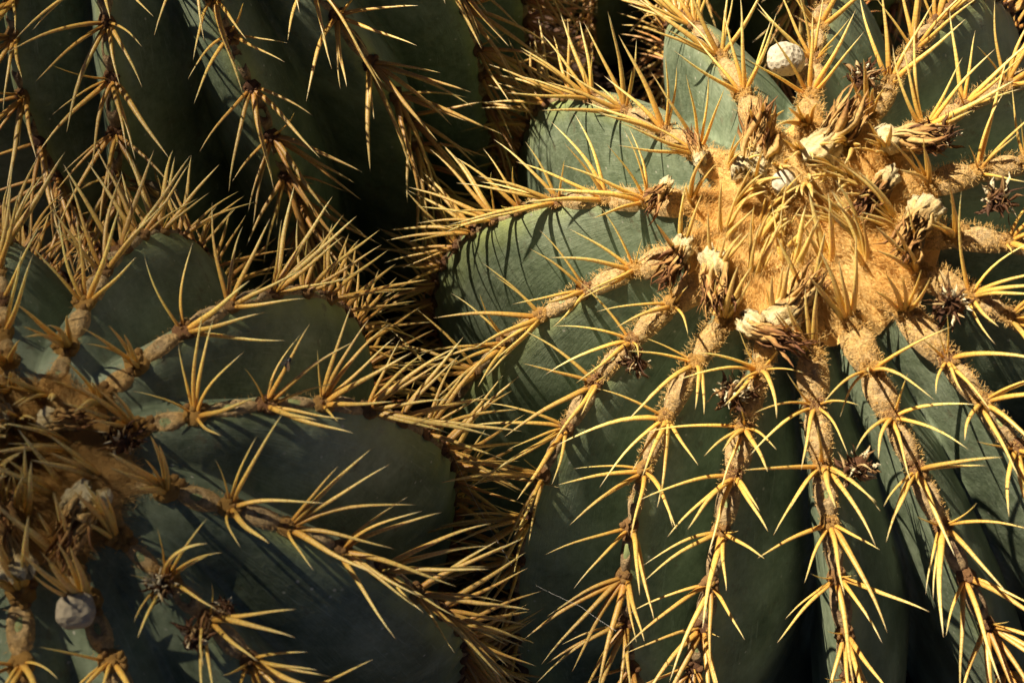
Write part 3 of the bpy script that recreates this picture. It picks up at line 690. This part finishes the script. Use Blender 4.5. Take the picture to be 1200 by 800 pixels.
def fly():
    k = int(np.argmin([abs(((rb['ph'] + 3.14) % 6.283) - 3.14 - 0.36) for rb in f1.ribs])); t0 = 0.49
    best = None
    for i, (ar, Ma, Ms, ti, old, sz) in enumerate(f1.rec):
        p = np.array(Ma)[:3, 3]
        q = f1.point(np.array(t0), f1.az(k, np.array(t0)), 0)
        M = np.array(Ma @ Ms); u = project(f1.towld(np.array([M[:3, 3], M[:3, 3] + M[:3, 2] * 0.6])))
        d = np.linalg.norm(p - q)
        if d < 0.012 and (best is None or u[1][1] < best[0]): best = (u[1][1], M, ti)
    if best is None: return
    M = best[1]; tv = TEMPL[best[2]][0][24:30].mean(0); P = f1.towld((M[:3, 3] + M[:3, :3] @ tv)[None])[0]; ax = Vector(np.array(f1.M) @ M[:3, 2]).normalized()
    root = bpy.data.objects.new('fly', None); COL.objects.link(root); root.location = Vector(P) + Vector((0, -0.0010, 0.0012)); root.rotation_mode = 'QUATERNION'; root.rotation_quaternion = ax.to_track_quat('Y', 'Z')
    tag(root, 'small black fly sitting on a yellow spine over dark green skin', 'fly')
    mb, nt, bs = new_mat('fly_body'); bs.inputs['Base Color'].default_value = (0.012, 0.013, 0.018, 1); bs.inputs['Roughness'].default_value = 0.3
    mw, nt, bs = new_mat('fly_wing'); bs.inputs['Base Color'].default_value = (0.10, 0.10, 0.10, 1); bs.inputs['Roughness'].default_value = 0.2; bs.inputs['Transmission Weight'].default_value = 0.6
    for nm, y, sc in (('head', 0.0020, (0.8, 0.55, 0.7)), ('thorax', 0.0008, (0.85, 1.0, 0.8)), ('abdomen', -0.0010, (0.9, 1.35, 0.75))):
        V, T = lump(8, 2, 0.04, 3, sc); o = link(nm, mesh_from(nm, V * 0.00105, None, mb, True, None, T), root); o.location = (0, y, 0)
    for s in (-1, 1):
        h = np.linspace(0, 1, 7); w = 0.0008 * np.sin(np.pi * np.clip(h, 0.06, 0.96)) ** 0.6
        V = np.stack([np.stack([s * (0.0004 + 0.0016 * h - w), 0.0008 - 0.0034 * h, 0.0008 + 0 * h], -1), np.stack([s * (0.0004 + 0.0016 * h + w), 0.0008 - 0.0034 * h + 0.0003, 0.0009 + 0 * h], -1)], 1).reshape(-1, 3)
        link('wing', mesh_from('wing', V, grid_quads(7, 2), mw), root)
        for y in (0.0014, 0.0007, 0.0):
            V, F = tube([(s * 0.0006, y, -0.0003), (s * 0.0016, y + 0.0003, 0.0002), (s * 0.0019, y + 0.0004, -0.0012)], [0.00014, 0.00012, 0.00008], 4)
            link('leg', mesh_from('leg', V, F, mb), root)
fly()

# ------------------------------------------------------------------ fine-leaved tree added out of view, towards the sun, so its crown dims the left
def added_shade_tree():
    e1 = Vector((-math.sin(SUN_AZ), math.cos(SUN_AZ), 0)) * -1; e2 = SUN.cross(e1) * (-1 if SUN.cross(e1).z < 0 else 1)
    Rc = 1.3
    c = np.array(SUN * 8.0 - e1 * 0.63 - e2 * 0.84)
    r = np.random.default_rng(77); n = 82000
    d = unit(r.normal(size=(n, 3))) * (r.random(n) ** (1 / 3))[:, None]
    keepm = vnoise(d, 5.0, 9) > -0.75
    d = d[keepm]; n = len(d)
    P = c + d * Rc * np.array([1, 1, 0.95])
    a = unit(r.normal(size=(n, 3))); b = unit(np.cross(a, r.normal(size=(n, 3))))
    l = r.uniform(0.012, 0.02, n)[:, None]; w = l * 0.42
    V = np.stack([P - a * l, P + b * w, P + a * l, P - b * w], 1).reshape(-1, 3)
    m, nt, bs = new_mat('fine_leaf'); bs.inputs['Base Color'].default_value = (0.07, 0.11, 0.04, 1); bs.inputs['Roughness'].default_value = 0.6
    mb, nt, bs = new_mat('tree_bark'); bs.inputs['Base Color'].default_value = (0.12, 0.085, 0.06, 1); bs.inputs['Roughness'].default_value = 0.9
    root = bpy.data.objects.new('added_shade_tree', None); COL.objects.link(root); root.location = (c[0], c[1], 0)
    tag(root, 'added fine-leaved tree outside the view, shading the left side', 'tree')
    off = np.array([c[0], c[1], 0])
    o = link('crown', mesh_from('crown', V - off, np.arange(4 * n).reshape(-1, 4), m, False), root); o['kind'] = 'stuff'
    def limb(p0, p1, r0, r1, nm):
        h = np.linspace(0, 1, 8); ang = np.arange(8) / 8 * 2 * math.pi; p0, p1 = np.array(p0), np.array(p1); ax = unit(p1 - p0); s = unit(np.cross(ax, [0.3, 1, 0.2])); u = np.cross(ax, s)
        cc = p0 + np.outer(h, p1 - p0) + np.outer(0.06 * np.sin(h * 5), s); rr = r0 + (r1 - r0) * h
        V = cc[:, None] + rr[:, None, None] * (np.cos(ang)[None, :, None] * s + np.sin(ang)[None, :, None] * u)
        link(nm, mesh_from(nm, V.reshape(-1, 3), grid_quads(8, 8, True), mb), root)
    limb((0, 0, -0.1), (0.05, 0, c[2] - 0.7), 0.11, 0.06, 'trunk')
    for k in range(7):
        q = d[k * 50] * Rc * 0.7; limb((0.05, 0, c[2] - 1.2 + 0.1 * k), q + [0, 0, c[2]], 0.035, 0.008, 'limb')
added_shade_tree()
